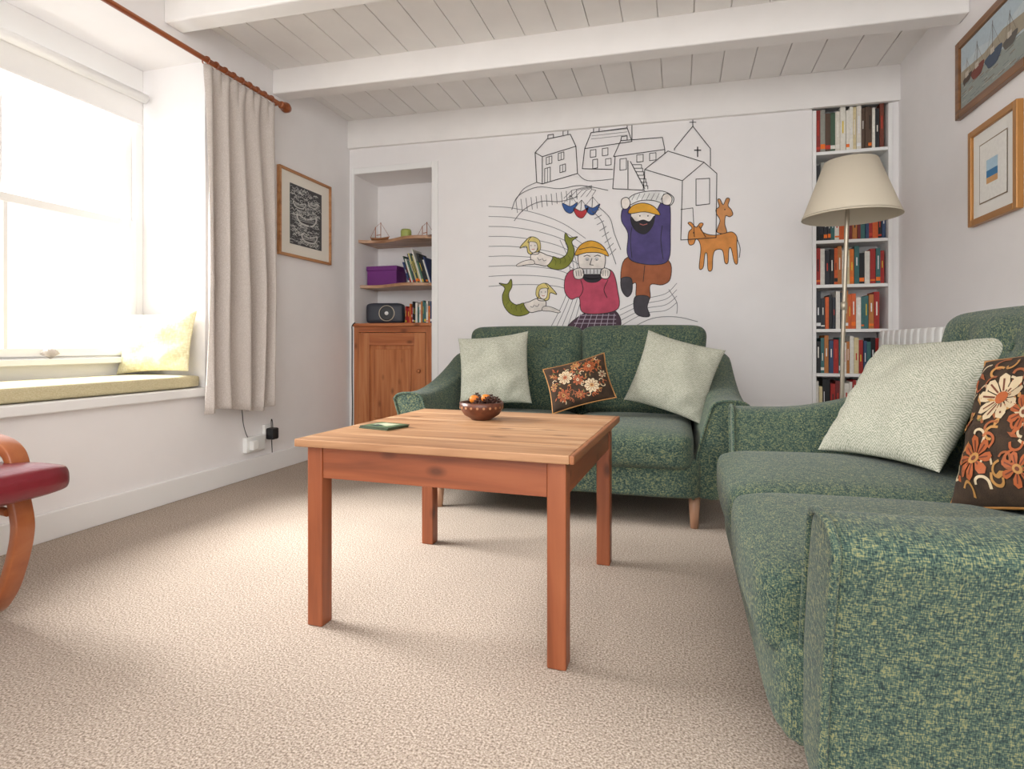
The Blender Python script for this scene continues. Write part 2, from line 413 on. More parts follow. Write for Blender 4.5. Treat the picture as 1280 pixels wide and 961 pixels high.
def curtain(name, y0, y1, z0, z1, ph=0):
    V, F = [], []; nu, nv = 150, 40
    for j in range(nv+1):
        t = j/nv; z = z1+(z0-z1)*t
        for i in range(nu+1):
            s = i/nu
            amp = 0.014+0.030*min(1, t*1.6)
            y = y0+(y1-y0)*s+0.02*math.sin(s*9+t*3)*t
            xo = amp*math.sin(s*2*PI*4.6+ph+0.7*math.sin(t*3+s*4))+0.008*math.sin(s*23+t*5)
            k = max(0, 1-t/0.09); k = k*k*(3-2*k)
            xo = xo*(1-k)+k*(0.02*abs(math.sin(s*PI*9))-0.005)
            V.append((RX+0.006+xo, y, z+(0.02*math.sin(s*7) if j == nv else 0)))
    for j in range(nv):
        for i in range(nu):
            a = j*(nu+1)+i; F.append((a, a+1, a+nu+2, a+nu+1))
    o = mesh_obj(name, V, F, M_linen, True)
    md = o.modifiers.new('s', 'SOLIDIFY'); md.thickness = 0.003
    return o
curtain('curtain', 2.43, 2.98, 0.43, 2.262)

# ------------------------------------------------------------------ pillow
def pillow_pt(a, b, T, u, v, side=1):
    x = a*u*(1-0.075*(1-v*v)); y = b*v*(1-0.075*(1-u*u))
    h = T*(max(0, (1-u**4)*(1-v**4)))**0.55*(0.75+0.25*(1-u*u)*(1-v*v))
    return Vector((x, y, side*h))
def wrinkle(c, T):
    k = abs(c.z)/T
    return (0.006*math.sin(c.x*31+c.y*9)+0.004*math.sin(c.y*43-c.x*17)+0.005*math.sin(c.x*c.y*500))*k
def pillow(name, a, b, T, mat, M, pipe=None):
    n = 26; V, F = [], []
    for side in (1, -1):
        for j in range(n+1):
            for i in range(n+1):
                u = math.sin((i/n-0.5)*PI); v = math.sin((j/n-0.5)*PI)
                V.append(pillow_pt(a, b, T, u, v, side))
    for sd in (0, 1):
        o = sd*(n+1)**2
        for j in range(n):
            for i in range(n):
                k = o+j*(n+1)+i; f = (k, k+1, k+n+2, k+n+1)
                F.append(f if sd == 0 else f[::-1])
    e = mesh_obj(name, V, F, mat, True)
    bm = bmesh.new(); bm.from_mesh(e.data); bmesh.ops.remove_doubles(bm, verts=bm.verts, dist=1e-5)
    for v in bm.verts: v.co.z += wrinkle(v.co.copy(), T)
    bm.to_mesh(e.data); bm.free()
    e.matrix_world = M
    if pipe:
        pts = []
        for s in range(4):
            for i in range(12):
                t = -1+2*i/12
                u, v = [(t, -1), (1, t), (-t, 1), (-1, -t)][s]
                pts.append(tuple(pillow_pt(a, b, T, u, v)))
        p = tube('piping', pts, 0.004, pipe, None, True); p.parent = e
    return e
def PM(loc, yaw, lean, roll):
    return Matrix.Translation(loc) @ Matrix.Rotation(math.radians(yaw), 4, 'Z') @ Matrix.Rotation(math.radians(lean), 4, 'X') @ Matrix.Rotation(math.radians(roll), 4, 'Z')

def floral(e, a, b, T, seed):
    random.seed(seed)
    fl = Flat(); cream = S(206, 186, 152); org = S(172, 88, 42); brown = S(108, 54, 32); gold = S(184, 134, 72)
    def flower(cx, cy, r, n, c1, c2, ang=0):
        for i in range(n):
            t = ang+2*PI*i/n; dx, dy = math.cos(t), math.sin(t); px, py = -dy, dx; w = r*0.22
            pts = [(cx+dx*r*q+px*w*s, cy+dy*r*q+py*w*s) for q, s in ((.25, -.3), (.6, -.9), (.85, -.9), (1, 0), (.85, .9), (.6, .9), (.25, .3))]
            fl.poly(pts, c1, 2)
            fl.line([(cx+dx*r*.3, cy+dy*r*.3), (cx+dx*r*.75, cy+dy*r*.75)], r*0.07, brown, 3)
        fl.circ(cx, cy, r*0.26, c2, 3, n=14); fl.circ(cx, cy, r*0.12, brown, 4, n=10)
    flower(-0.38*a, 0.28*b, 0.34*b, 9, cream, org, .2); flower(0.42*a, -0.38*b, 0.33*b, 10, cream, gold, .5)
    flower(0.48*a, 0.48*b, 0.28*b, 9, org, cream); flower(-0.55*a, -0.5*b, 0.28*b, 8, org, gold)
    flower(0.0*a, -0.66*b, 0.2*b, 7, org, gold); flower(0.02*a, 0.70*b, 0.2*b, 7, gold, org)
    flower(0.02*a, 0.0*b, 0.24*b, 8, org, cream, .3); flower(-.82*a, .0, .17*b, 7, gold, brown); flower(.84*a, .06*b, .17*b, 7, cream, brown)
    for i in range(80):
        cx, cy = random.uniform(-.85, .85)*a, random.uniform(-.85, .85)*b; t = random.uniform(0, 6.28); r = 0.11*b
        pts = [(cx+r*math.cos(t+k*.7)*(1-k*.1), cy+r*math.sin(t+k*.7)*(1-k*.1)) for k in range(6)]
        fl.line(pts, b*0.032, random.choice([org, gold, cream, S(150, 84, 44)]), 1, True)
    for i in range(56):
        cx, cy = random.uniform(-.88, .88)*a, random.uniform(-.88, .88)*b; t = random.uniform(0, 6.28); r = 0.09*b
        fl.poly([(cx+math.cos(t)*r, cy+math.sin(t)*r), (cx-math.sin(t)*r*.35, cy+math.cos(t)*r*.35), (cx-math.cos(t)*r, cy-math.sin(t)*r), (cx+math.sin(t)*r*.35, cy-math.cos(t)*r*.35)], random.choice([org, gold, S(110, 104, 56), S(150, 80, 40)]), 1)
    def fn(x, y, l):
        u = max(-.97, min(.97, x/a)); v = max(-.97, min(.97, y/b))
        p = pillow_pt(a, b, T, u, v)
        p.z += wrinkle(p.copy(), T)
        return (p.x, p.y, p.z+0.0016+0.0006*l)
    o = fl.build('floral_print', fn, M_print); o.parent = e

# ------------------------------------------------------------------ sofas
def sofa(name, loc, rz):
    E = empty(name, loc, rz)
    soft_box('base', (0, 0.455, 0.225), (1.27, 0.87, 0.185), 0.025, M_sofa, E)
    def tp(q):
        return Vector((q.x*(1+0.07*(q.z/0.25)), q.y, q.z))
    R = Euler((-0.20, 0, 0)).to_matrix()
    bi = 0
    for sgn, nm in ((-1, 'seat_cushion_1'), (1, 'seat_cushion_2')):
        soft_box(nm, (sgn*0.300, 0.378, 0.338), (0.596, 0.755, 0.165), 0.045, M_sofa, E, (0.0, 0.012, 0.022), 11)
        c = Vector((sgn*0.335, 0.775, 0.65))
        soft_box('back'+nm[4:], c, (0.655, 0.17, 0.50), 0.06, M_sofa, E, (0.0, 0.03, 0.008), 19, tp, (-0.20, 0, 0),
                 dimple=[(-0.12, 0.13), (0.12, 0.13)])
        for bx in (-0.12, 0.12):
            bi += 1
            p = c+R @ Vector((bx*1.035, -0.080, 0.13))
            soft_box('button_%d' % bi, tuple(p), (0.026, 0.014, 0.026), 0.0065, M_sofa, E, (0, 0, 0), 3, None, (-0.20, 0, 0))
    soft_box('back_frame', (0, 0.875, 0.48), (1.36, 0.12, 0.69), 0.04, M_sofa, E, rot=(-0.10, 0, 0))
    for sgn in (-1, 1):
        V, F = [], []; rings = []
        y_f = 0.06
        ys = [y_f+q for q in (0.0, 0.005, 0.018, 0.045, 0.09, 0.14, 0.2, 0.28, 0.36, 0.44, 0.52, 0.60, 0.68, 0.76, 0.82)]
        ht = 0.078
        def ring(y, shr):
            s = max(0, min(1, (y-0.22)/0.62)); zt = 0.560+0.205*s**1.7
            fl = 0.088*(1-0.35*s)
            cx = lambda z: 0.670+fl*((z-0.15)/(zt-0.15))**1.8 if z > 0.15 else 0.670
            P = []
            zs = [0.135+(zt-0.05-0.135)*k/7 for k in range(8)]
            for z in zs: P.append((cx(z)-ht, z))
            zc = zt-0.05
            for k in range(1, 10):
                a = PI-PI*k/10; ca, sa = math.cos(a), math.sin(a)
                P.append((cx(zc)+0.006+ht*1.04*math.copysign(abs(ca)**.75, ca), zc+0.05*abs(sa)**.75))
            for z in zs[::-1]: P.append((cx(z)+ht, z))
            out = []
            for p in P:
                cxx = cx(p[1])
                out.append((cxx+(p[0]-cxx)*(1-shr), p[1]-(0.035*shr if p[1] > zc else 0)))
            return out
        shr = {0: 0.14, 1: 0.06, 2: 0.012}
        for i, y in enumerate(ys):
            Rg = ring(y, shr.get(i, 0.15 if i == len(ys)-1 else 0))
            rings.append(Rg)
            V += [(sgn*p[0], y, p[1]) for p in Rg]
        n = len(rings[0])
        for i in range(len(ys)-1):
            for k in range(n):
                a = i*n+k; b2 = i*n+(k+1) % n; F.append((a, b2, b2+n, a+n))
        for base in (0, (len(ys)-1)*n):
            for k in range(n//2-1):
                F.append((base+k, base+k+1, base+n-2-k, base+n-1-k))
        o = mesh_obj('arm_%d' % (1 if sgn < 0 else 2), V, F, M_sofa, True, E); sub(o, 1)
        tube('arm_piping_%d' % (1 if sgn < 0 else 2), [(sgn*(p[0]), y_f+0.003, p[1]) for p in ring(y_f+0.015, 0.02)], 0.0065, M_sofa, E)
    i = 0
    for lx in (-0.60, 0.60):
        for ly in (0.11, 0.84):
            i += 1
            lathe('leg_%d' % i, [(0, 0), (0.017, 0), (0.026, 0.14), (0, 0.14)], M_leg, 20, E, (lx, ly, 0))
    return E
sofa('sofa', (-0.54, 2.52, 0), 0)
sofa('sofa.001', (0.13, 1.65, 0), -PI/2)

pillow('scatter_cushion', 0.20, 0.20, 0.055, M_herring, PM((-0.97, 2.975, 0.66), 3, 74, 6))
pillow('scatter_cushion.001', 0.195, 0.192, 0.055, M_herring, PM((-0.03, 2.96, 0.645), -6, 73, -16))
fc = pillow('floral_cushion', 0.16, 0.122, 0.045, M_darkcush, PM((-0.485, 2.85, 0.605), 0, 66, 17), M_framegold)
floral(fc, 0.16, 0.122, 0.045, 3)
pillow('scatter_cushion.002', 0.24, 0.225, 0.075, M_herring, PM((0.672, 2.05, 0.63), -68, 54, 4))
fc = pillow('floral_cushion.001', 0.22, 0.20, 0.07, M_darkcush, PM((0.765, 1.50, 0.625), -76, 66, 14), M_framegold)
floral(fc, 0.22, 0.20, 0.07, 5)
pillow('window_cushion', 0.21, 0.17, 0.05, M_lime, PM((-2.70, 2.44, 0.81), 8, 74, 3))

# ------------------------------------------------------------------ coffee table
T = empty('coffee_table', (-0.630, 1.775, 0), math.radians(-2))
hw = 0.402; nb = 6; bw = 2*hw/nb; TH = 0.533
boxes('table_top', [(-hw, -hw+i*bw+0.0006, TH-.022, hw-.012, -hw+(i+1)*bw-0.0006, TH) for i in range(nb)], M_pine_top, 0.003, T)
boxes('edge_lipping', [(hw-.0118, -hw, TH-.022, hw, hw, TH)], M_pine_edge, 0.003, T)
i = 0
for sx in (-1, 1):
    for sy in (-1, 1):
        i += 1; cx, cy = sx*0.352, sy*0.352
        boxes('leg_%d' % i, [(cx-0.0245, cy-0.0245, 0, cx+0.0245, cy+0.0245, TH-.022)], M_pine_z, 0.004, T)
boxes('apron_x', [(-0.327, -0.372, TH-.112, 0.327, -0.350, TH-.022), (-0.327, 0.350, TH-.112, 0.327, 0.372, TH-.022)], M_pine_x, 0.002, T)
boxes('apron_y', [(-0.372, -0.327, TH-.112, -0.350, 0.327, TH-.022), (0.350, -0.327, TH-.112, 0.372, 0.327, TH-.022)], M_pine_y, 0.002, T)

B = empty('coconut_bowl', (-0.675, 1.93, TH))
lathe('shell', [(0, 0), (0.035, 0), (0.038, 0.004), (0.062, 0.018), (0.077, 0.042), (0.078, 0.062), (0.074, 0.063), (0.072, 0.044), (0.055, 0.02), (0.0, 0.01)], M_coconut, 36, B)
band = Flat()
for k in range(22):
    a = 2*PI*k/22; band.circ(a*0.078, 0.046, 0.0045, S(170, 120, 80), 1, n=8)
band.build('inlay', lambda x, y, l: ((0.0785)*math.cos(x/0.078), 0.0785*math.sin(x/0.078), y), M_print, B)
M_cone = plain('pinecone', S(70, 40, 30), 0.7, var=0.3, vsc=50); M_or = plain('dried_orange', S(214, 120, 30), 0.5)
for k in range(9):
    a = k*2.4; r = 0.018+0.035*(k % 3)/2
    V, F = [], []
    cx, cy, czz, R = r*math.cos(a), r*math.sin(a), 0.062+0.012*(k % 2), 0.017
    if k % 4 == 3:
        soft_box('orange_%d' % k, (cx, cy, czz), (0.034, 0.034, 0.03), 0.0145, M_or, B, n=3)
    else:
        for L_ in range(5):
            for j in range(7):
                t = 2*PI*(j+L_*0.5)/7; rr = R*[0.9, 1.15, 1.05, 0.75, 0.35][L_]; z = czz-0.014+L_*0.007
                kk = len(V)
                V += [(cx+0.3*rr*math.cos(t), cy+0.3*rr*math.sin(t), z+0.004), (cx+rr*math.cos(t-.35), cy+rr*math.sin(t-.35), z),
                      (cx+1.1*rr*math.cos(t), cy+1.1*rr*math.sin(t), z+0.005), (cx+rr*math.cos(t+.35), cy+rr*math.sin(t+.35), z), (cx+.3*rr*math.cos(t), cy+.3*rr*math.sin(t), z-0.003)]
                F += [(kk, kk+1, kk+2), (kk, kk+2, kk+3), (kk+4, kk+2, kk+1), (kk+4, kk+3, kk+2)]
        mesh_obj('pinecone_%d' % k, V, F, M_cone, False, B)
cb = empty('coaster_stack', (-0.91, 1.655, TH), math.radians(-14))
boxes('coasters', [(-0.06, -0.05, 0, 0.06, 0.05, 0.004), (-0.058, -0.048, 0.0045, 0.062, 0.052, 0.0085)], plain('coaster_green', S(60, 76, 54), 0.4), 0.001, cb)
fl = Flat(); fl.poly([(-.05, -.04), (.054, -.04), (.054, .044), (-.05, .044)], S(96, 120, 84), 1); fl.poly([(-.04, -.01), (.03, -.02), (.04, .03), (-.02, .034)], S(196, 200, 170), 2)
fl.poly([(-.03, -.03), (.0, -.034), (.01, -.01), (-.02, -.005)], S(40, 60, 60), 3)
fl.build('print', lambda x, y, l: (x, y, 0.0086+0.0004*l), M_print, cb)

# ------------------------------------------------------------------ alcove shelves & pine cupboard
def wavy_shelf(nm, z, ph):
    V, F = [], []; n = 40; t = 0.024
    for i in range(n+1):
        s = i/n; x = AX0+(AX1-AX0)*s
        y = 4.03-0.06*math.sin(s*PI*2.0+ph)-0.01
        for zz in (z-0.002, z+t-0.002):
            V.append((x, y, zz)); V.append((x, 4.33, zz))
    for i in range(n):
        a = i*4; b = a+4
        F += [(a, b, b+1, a+1), (a+2, a+3, b+3, b+2), (a, a+2, b+2, b), (a+1, b+1, b+3, a+3)]
    F += [(0, 1, 3, 2), (n*4, n*4+2, n*4+3, n*4+1)]
    bev(mesh_obj(nm, V, F, M_shelfwood), 0.003)
wavy_shelf('alcove_shelf', 1.60, PI)
wavy_shelf('alcove_shelf.001', 1.245, PI+0.4)
boxes('trim_alcove', [(AX0-0.02, YB-0.012, 0, AX0, YB, AZ+0.045), (AX1, YB-0.012, 0, AX1+0.05, YB, AZ+0.045), (AX0, YB-0.012, AZ, AX1, YB, AZ+0.045)], M_trim, 0.003)
cup = empty('pine_cupboard')
boxes('top', [(AX0+0.001, YB-0.035, 0.935, AX1-0.001, 4.329, 0.96)], M_door_x, 0.005, cup)
boxes('face_frame', [(AX0+.001, YB-0.015, 0.0, AX0+0.045, YB+0.02, 0.935), (AX1-0.045, YB-0.015, 0.0, AX1-.001, YB+0.02, 0.935)], M_door_z, 0.003, cup)
boxes('face_rails', [(AX0+0.045, YB-0.015, 0.89, AX1-0.045, YB+0.02, 0.935), (AX0+0.045, YB-0.015, 0.0, AX1-0.045, YB+0.02, 0.08)], M_door_x, 0.003, cup)
dx0, dx1 = AX0+0.048, AX1-0.048
boxes('door_stiles', [(dx0, YB-0.02, 0.083, dx0+0.09, YB+0.005, 0.887), (dx1-0.09, YB-0.02, 0.083, dx1, YB+0.005, 0.887)], M_door_z, 0.003, cup)
boxes('door_rails', [(dx0+0.09, YB-0.02, 0.79, dx1-0.09, YB+0.005, 0.887), (dx0+0.09, YB-0.02, 0.083, dx1-0.09, YB+0.005, 0.2)], M_door_x, 0.003, cup)
boxes('door_panel', [(dx0+0.085, YB-0.004, 0.195, dx1-0.085, YB+0.005, 0.795)], M_door_z, 0, cup)
bev(boxes('door_raised_panel', [(dx0+0.12, YB-0.016, 0.23, dx1-0.12, YB-0.002, 0.76)], M_door_z, 0, cup), 0.012, 3)
lathe('knob', [(0, 0), (0.009, 0), (0.008, 0.012), (0.017, 0.02), (0.014, 0.032), (0, 0.035)], M_door_z, 16, cup).matrix_basis = Matrix.Translation((dx1-0.045, YB-0.02, 0.6)) @ Matrix.Rotation(PI/2, 4, 'X')

def books(name, x0, x1, yf, z, hmin, hmax, tmin, tmax, depth, pal, lean=0, seed=1, lastgap=0.0):
    random.seed(seed); V, F, C = [], [], []; x = x0
    while x < x1-tmin:
        t = min(random.uniform(tmin, tmax), x1-x); h = random.uniform(hmin, hmax); c = random.choice(pal)
        d = depth*random.uniform(.9, 1); yy = yf+random.uniform(0, 0.012)
        def bx(a, b, z0, z1, ya, col):
            k = len(V); sh = lambda zz: (zz-z)*lean
            for zz in (z0, z1):
                for (xx, y2) in ((a, ya), (b, ya), (b, yf+d), (a, yf+d)): V.append((xx+sh(zz), y2, zz))
            F.extend([tuple(k+j for j in f) for f in BF]); C.extend([col]*6)
        bx(x+.0006, x+t-.0006, z, z+h, yy, c)
        tc = random.choice([S(240, 236, 225), S(20, 20, 20), S(230, 200, 60), S(240, 240, 240), S(200, 60, 40)])
        k = random.random()
        if k < 0.75:
            a0 = random.uniform(.35, .5); a1 = a0+random.uniform(.15, .4)
            bx(x+t*.38, x+t*.62, z+h*a0, z+h*min(.9, a1), yy-0.0006, tc)
        if k > 0.3:
            bx(x+.0008, x+t-.0008, z+h*.08, z+h*random.uniform(.12, .22), yy-0.0005, random.choice([tc, c, S(245, 120, 30)]))
        x += t+random.choice([0, 0, 0.001])
    o = mesh_obj(name, V, F, M_books, False, None, C)
    return o
PAL = [S(228, 222, 208), S(240, 238, 230), S(60, 64, 70), S(40, 40, 44), S(150, 50, 44), S(224, 214, 190), S(70, 96, 74), S(232, 228, 216), S(222, 206, 160), S(120, 60, 44), S(150, 150, 140), S(236, 232, 220), S(190, 176, 140), S(90, 70, 56)]
PALD = [S(24, 24, 28), S(40, 44, 52), S(170, 40, 34), S(214, 96, 40), S(52, 74, 110), S(222, 206, 160), S(226, 120, 40), S(230, 226, 216), S(60, 110, 110), S(120, 40, 40), S(236, 232, 222), S(30, 30, 34), S(190, 120, 60)]
bk = empty('bookcase')
zs = [0.07+0.2745*i for i in range(8)]
boxes('uprights', [(BX0+.001, YB-0.012, 0, BX0+0.022, YB+0.2, 2.25), (BX1-0.022, YB-0.012, 0, BX1-.001, YB+0.2, 2.25)], M_trim, 0.002, bk)
boxes('shelves', [(BX0+0.022, YB-0.006, z-0.02, BX1-0.022, YB+0.2, z) for z in zs], M_trim, 0.002, bk)
boxes('back_board', [(BX0+.001, YB+0.2, 0, BX1-.001, YB+0.212, BZ-.001)], M_trim, 0, bk)
for i, z in enumerate(zs):
    top = i == 7
    o = books('books_row_%d' % i, BX0+0.024, BX1-0.026-(0.03 if i in (3, 6) else 0), YB+0.012, z+.0005, 0.24 if top else 0.19, 0.275 if top else 0.238, 0.016, 0.030, 0.15, PAL if i in (0, 7, 6) else PALD, 0, 20+i)
    o.parent = bk

sp = empty('speaker_radio', (-2.24, 4.08, 0.96), 0.25)
soft_box('body', (0, 0.05, 0.083), (0.30, 0.10, 0.165), 0.03, plain('speaker_shell', S(52, 56, 66), 0.5), sp, n=7)
lathe('cone', [(0, 0.004), (0.02, 0.008), (0.045, 0), (0.055, 0.004), (0.058, 0)], M_black, 28, sp).matrix_basis = Matrix.Translation((0.02, -0.002, 0.083)) @ Matrix.Rotation(PI/2, 4, 'X')
lathe('rim', [(0.056, 0), (0.06, 0.006), (0.064, 0)], M_brass, 28, sp).matrix_basis = Matrix.Translation((0.02, -0.002, 0.083)) @ Matrix.Rotation(PI/2, 4, 'X')
lathe('hub', [(0, 0.008), (0.014, 0.006), (0.018, 0)], M_white_pl, 20, sp).matrix_basis = Matrix.Translation((0.02, -0.005, 0.083)) @ Matrix.Rotation(PI/2, 4, 'X')
books('cd_collection', -2.05, -1.79, 4.06, 0.961, 0.12, 0.175, 0.009, 0.02, 0.14, PALD, 0, 41)
books('leaning_books', -2.03, -1.83, 4.08, 1.268, 0.17, 0.27, 0.008, 0.02, 0.17, [S(60, 80, 70), S(220, 220, 210), S(40, 60, 110), S(80, 120, 100), S(30, 36, 40), S(200, 190, 120)], -0.32, 42)
pb = empty('storage_box', (-2.285, 4.12, 1.2675), 0)
boxes('box_body', [(-0.13, 0, 0, 0.13, 0.17, 0.12)], M_purple, 0.003, pb); boxes('lid', [(-0.135, -0.005, 0.12, 0.135, 0.175, 0.155)], M_purple, 0.003, pb)
cd = empty('candle_jar', (-2.06, 4.1, 1.622))
lathe('jar', [(0, 0), (0.034, 0), (0.042, 0.02), (0.042, 0.06), (0.036, 0.075), (0.033, 0.07), (0.0, 0.06)], plain('green_wax', S(170, 180, 96), 0.4), 24, cd)
def boat(name, loc, s, hullc, rz=0):
    e = empty(name, loc, rz)
    V, F = [], []; n = 10
    for i in range(n+1):
        t = -1+2*i/n; w = (1-t*t)**.6*0.2; zt = 0.22+0.12*t*t
        V += [(t*s, -w*s, zt*s), (t*s*.85, 0, 0), (t*s, w*s, zt*s)]
    for i in range(n):
        a = i*3; F += [(a, a+1, a+4, a+3), (a+1, a+2, a+5, a+4), (a, a+3, a+5, a+2)]
    mesh_obj('hull', V, F, plain('hull_paint', hullc, 0.5), True, e)
    tube('masts', [(0.1*s, 0, 0.1*s), (0.1*s, 0, 1.7*s)], 0.003, M_bent, e); tube('mast_aft', [(-.45*s, 0, 0.1*s), (-.45*s, 0, 1.3*s)], 0.003, M_bent, e)
    tube('rigging', [(s, 0, 0.3*s), (0.1*s, 0, 1.65*s), (-.45*s, 0, 1.25*s), (-s, 0, .3*s)], 0.0015, M_bent, e)
    tube('boom', [(0.1*s, 0, 0.55*s), (-.35*s, 0, 0.5*s)], 0.003, M_bent, e)
boat('model_boat', (-2.29, 4.1, 1.622), 0.085, S(150, 100, 60)); boat('model_boat.001', (-1.88, 4.08, 1.622), 0.07, S(120, 60, 40))

# ------------------------------------------------------------------ pictures
def picture(name, loc, rz, w, h, fw, fmat, matc=None, mw=0.0, depth=0.025):
    e = empty(name, loc, rz); d = -depth
    bev(boxes('frame', [(-w/2, d, -h/2, -w/2+fw, 0, h/2), (w/2-fw, d, -h/2, w/2, 0, h/2), (-w/2+fw, d, -h/2, w/2-fw, 0, -h/2+fw), (-w/2+fw, d, h/2-fw, w/2-fw, 0, h/2)], fmat, 0, e), 0.003)
    boxes('mount', [(-w/2+fw, d+0.012, -h/2+fw, w/2-fw, -0.001, h/2-fw)], plain(name+'_mount', matc or S(236, 230, 218), 0.7, var=0.01), 0, e)
    return e, (lambda x, y, l: (x, d+0.011-0.0006*l, y))
e, fn = picture('linocut_picture', (XL, 3.405, 1.665), PI/2, 0.57, 0.575, 0.018, M_frameoak)
fl = Flat(); A = 0.175; H = 0.20
K = S(70, 70, 72); Wt = S(206, 205, 200); G = S(156, 156, 156)
fl.poly([(-A, -H), (A, -H), (A, H), (-A, H)], K, 1)
random.seed(4)
for i in range(420):
    x = random.uniform(-A, A-.05); y = random.uniform(-H+.01, H-.02); l = random.uniform(.02, .05); k = random.uniform(-.015, .015)
    fl.line([(x, y), (x+l/2, y+k), (x+l, y-k/2)], random.uniform(.002, .005), random.choice([Wt, G, Wt]), 2+i*0.004)
for (bx_, by_, s) in ((0.0, -0.02, 1.0), (-.08, .07, .6), (.07, .1, .5), (.03, -.14, .8)):
    fl.poly([(bx_-.11*s, by_+.03*s), (bx_-.07*s, by_-.03*s), (bx_+.07*s, by_-.03*s), (bx_+.12*s, by_+.045*s), (bx_, by_+.015*s)], Wt, 4, True)
    fl.poly([(bx_-.09*s, by_+.02*s), (bx_-.06*s, by_-.02*s), (bx_+.06*s, by_-.02*s), (bx_+.1*s, by_+.03*s), (bx_, by_+.005*s)], K, 5, True)
    for q in range(3): fl.line([(bx_-.08*s, by_+(.01-.01*q)*s), (bx_+.085*s, by_+(.016-.01*q)*s)], 0.003, Wt, 6)
    fl.line([(bx_, by_), (bx_+.005, by_+.12*s)], 0.006, K, 6); fl.line([(bx_-.06*s, by_+.02), (bx_, by_+.12*s), (bx_+.09*s, by_+.03)], .003, K, 6)
fl.build('print', fn, M_print, e)
e, fn = picture('harbour_painting', (XR, 2.87, 2.02), -PI/2, 0.60, 0.355, 0.035, M_framebrown, S(200, 190, 160))
fl = Flat(); A, H = 0.262, 0.14
fl.poly([(-A, -H), (A, -H), (A, H), (-A, H)], S(196, 208, 212), 1)
fl.poly([(-A, .05), (-.1, .07), (.05, .04), (A, .08), (A, H), (-A, H)], S(184, 200, 208), 1.5)
fl.poly([(-A, -H), (A, -H), (A, -.04), (-A, -.02)], S(150, 158, 152), 2)
fl.poly([(-A, -.02), (A, -.03), (A, .03), (.1, .045), (-.05, .02), (-A, .03)], S(168, 158, 138), 3)
random.seed(9)
for i in range(60):
    x = random.uniform(-A, A-.06); y = random.uniform(-H, -.03); fl.line([(x, y), (x+random.uniform(.02, .05), y+.002)], .003, random.choice([S(120, 130, 130), S(190, 190, 180), S(130, 110, 90)]), 3.5)
for i, (bx_, c, s) in enumerate(((-.20, S(80, 66, 58), .7), (-.11, S(120, 60, 50), 1.0), (.02, S(70, 84, 104), 1.2), (.15, S(96, 92, 86), .9))):
    fl.poly([(bx_-.05*s, -.015), (bx_-.04*s, -.045), (bx_-.02*s, -.055*s), (bx_+.035*s, -.05*s), (bx_+.06*s, -.005)], c, 4, True); fl.line([(bx_, -.01), (bx_+.002, .10*s)], .003, S(90, 70, 60), 5)
    fl.line([(bx_-.04*s, -.01), (bx_, .09*s), (bx_+.05*s, 0)], .0015, S(100, 84, 74), 5); fl.poly([(bx_-.015, -.015), (bx_+.015, -.012), (bx_+.015, .01), (bx_-.015, .01)], S(206, 198, 184), 5)
fl.build('painting', fn, M_print, e)
e, fn = picture('seascape_picture', (XR, 2.851, 1.53), -PI/2, 0.39, 0.42, 0.028, M_framegold, S(236, 234, 228))
fl = Flat()
for (a, b2, c, l) in ((.112, .128, S(130, 110, 84), 1), (.107, .123, S(238, 236, 230), 2)):
    fl.poly([(-a, -b2), (a, -b2), (a, b2), (-a, b2)], c, l)
fl.poly([(-.05, -.055), (.04, -.055), (.04, -.03), (-.05, -.03)], S(212, 164, 110), 3); fl.poly([(-.05, -.03), (.04, -.03), (.04, .0), (-.05, .0)], S(52, 120, 170), 3)
fl.poly([(-.05, .0), (.04, .0), (.04, .045), (-.05, .045)], S(176, 206, 224), 3)
fl.build('seascape', fn, M_print, e)

# ------------------------------------------------------------------ floor lamp
lp = empty('floor_lamp', (0.75, 3.05, 0))
lathe('base', [(0, 0), (0.14, 0), (0.14, 0.012), (0.12, 0.022), (0.03, 0.03), (0.012, 0.05), (0, 0.05)], M_brass, 40, lp)
tube('pole', [(-.02, 0, 0.03), (-0.012, 0, 0.8), (0.01, 0, 1.5)], 0.0095, M_brass, lp)
lathe('joint', [(0.0095, -0.02), (0.014, -0.015), (0.014, 0.015), (0.0095, 0.02)], M_brass, 20, lp, (-0.007, 0, 0.98))
lathe('shade', [(0.208, 0), (0.112, 0.262), (0.109, 0.262), (0.204, 0.0), (0.208, 0)], M_shade, 48, lp, (0.022, 0, 1.398))
lathe('shade_trim_lower', [(0.2095, 0), (0.2065, 0.01), (0.202, 0.0), (0.2095, 0)], M_shade, 48, lp, (0.022, 0, 1.396))
lathe('bulb', [(0, 0.1), (0.02, 0.09), (0.03, 0.065), (0.025, 0.035), (0.013, 0.015), (0.013, 0), (0, 0)], M_white_pl, 20, lp, (0.012, 0, 1.48))
tube('shade_spokes', [(0.022-0.11, 0, 1.65), (0.012, 0, 1.60), (0.022+0.11, 0, 1.65)], 0.002, M_brass, lp)
tube('shade_stem', [(0.012, 0, 1.47), (0.012, 0, 1.61)], 0.003, M_brass, lp)

# ------------------------------------------------------------------ radiator
rd = empty('radiator')
n = 14; y0, y1 = 2.72, 3.93; w = (y1-y0)/n
for i in range(n):
    soft_box('column_%d' % (i+1), (1.175, y0+w*(i+.5), 0.515), (0.08, w-0.008, 0.73), 0.016, M_white_pl, rd, n=5)
boxes('core', [(1.16, y0+0.01, 0.2, 1.19, y1-0.01, 0.8)], M_white_pl, 0, rd)
boxes('wall_brackets', [(1.19, y0+0.15, 0.3, XR, y0+0.18, 0.7), (1.19, y1-0.18, 0.3, XR, y1-0.15, 0.7)], M_white_pl, 0, rd)
boxes('feet', [(1.14, y0+0.1, 0, 1.20, y0+0.13, 0.2), (1.14, y1-0.13, 0, 1.20, y1-0.1, 0.2)], M_white_pl, 0.002, rd)

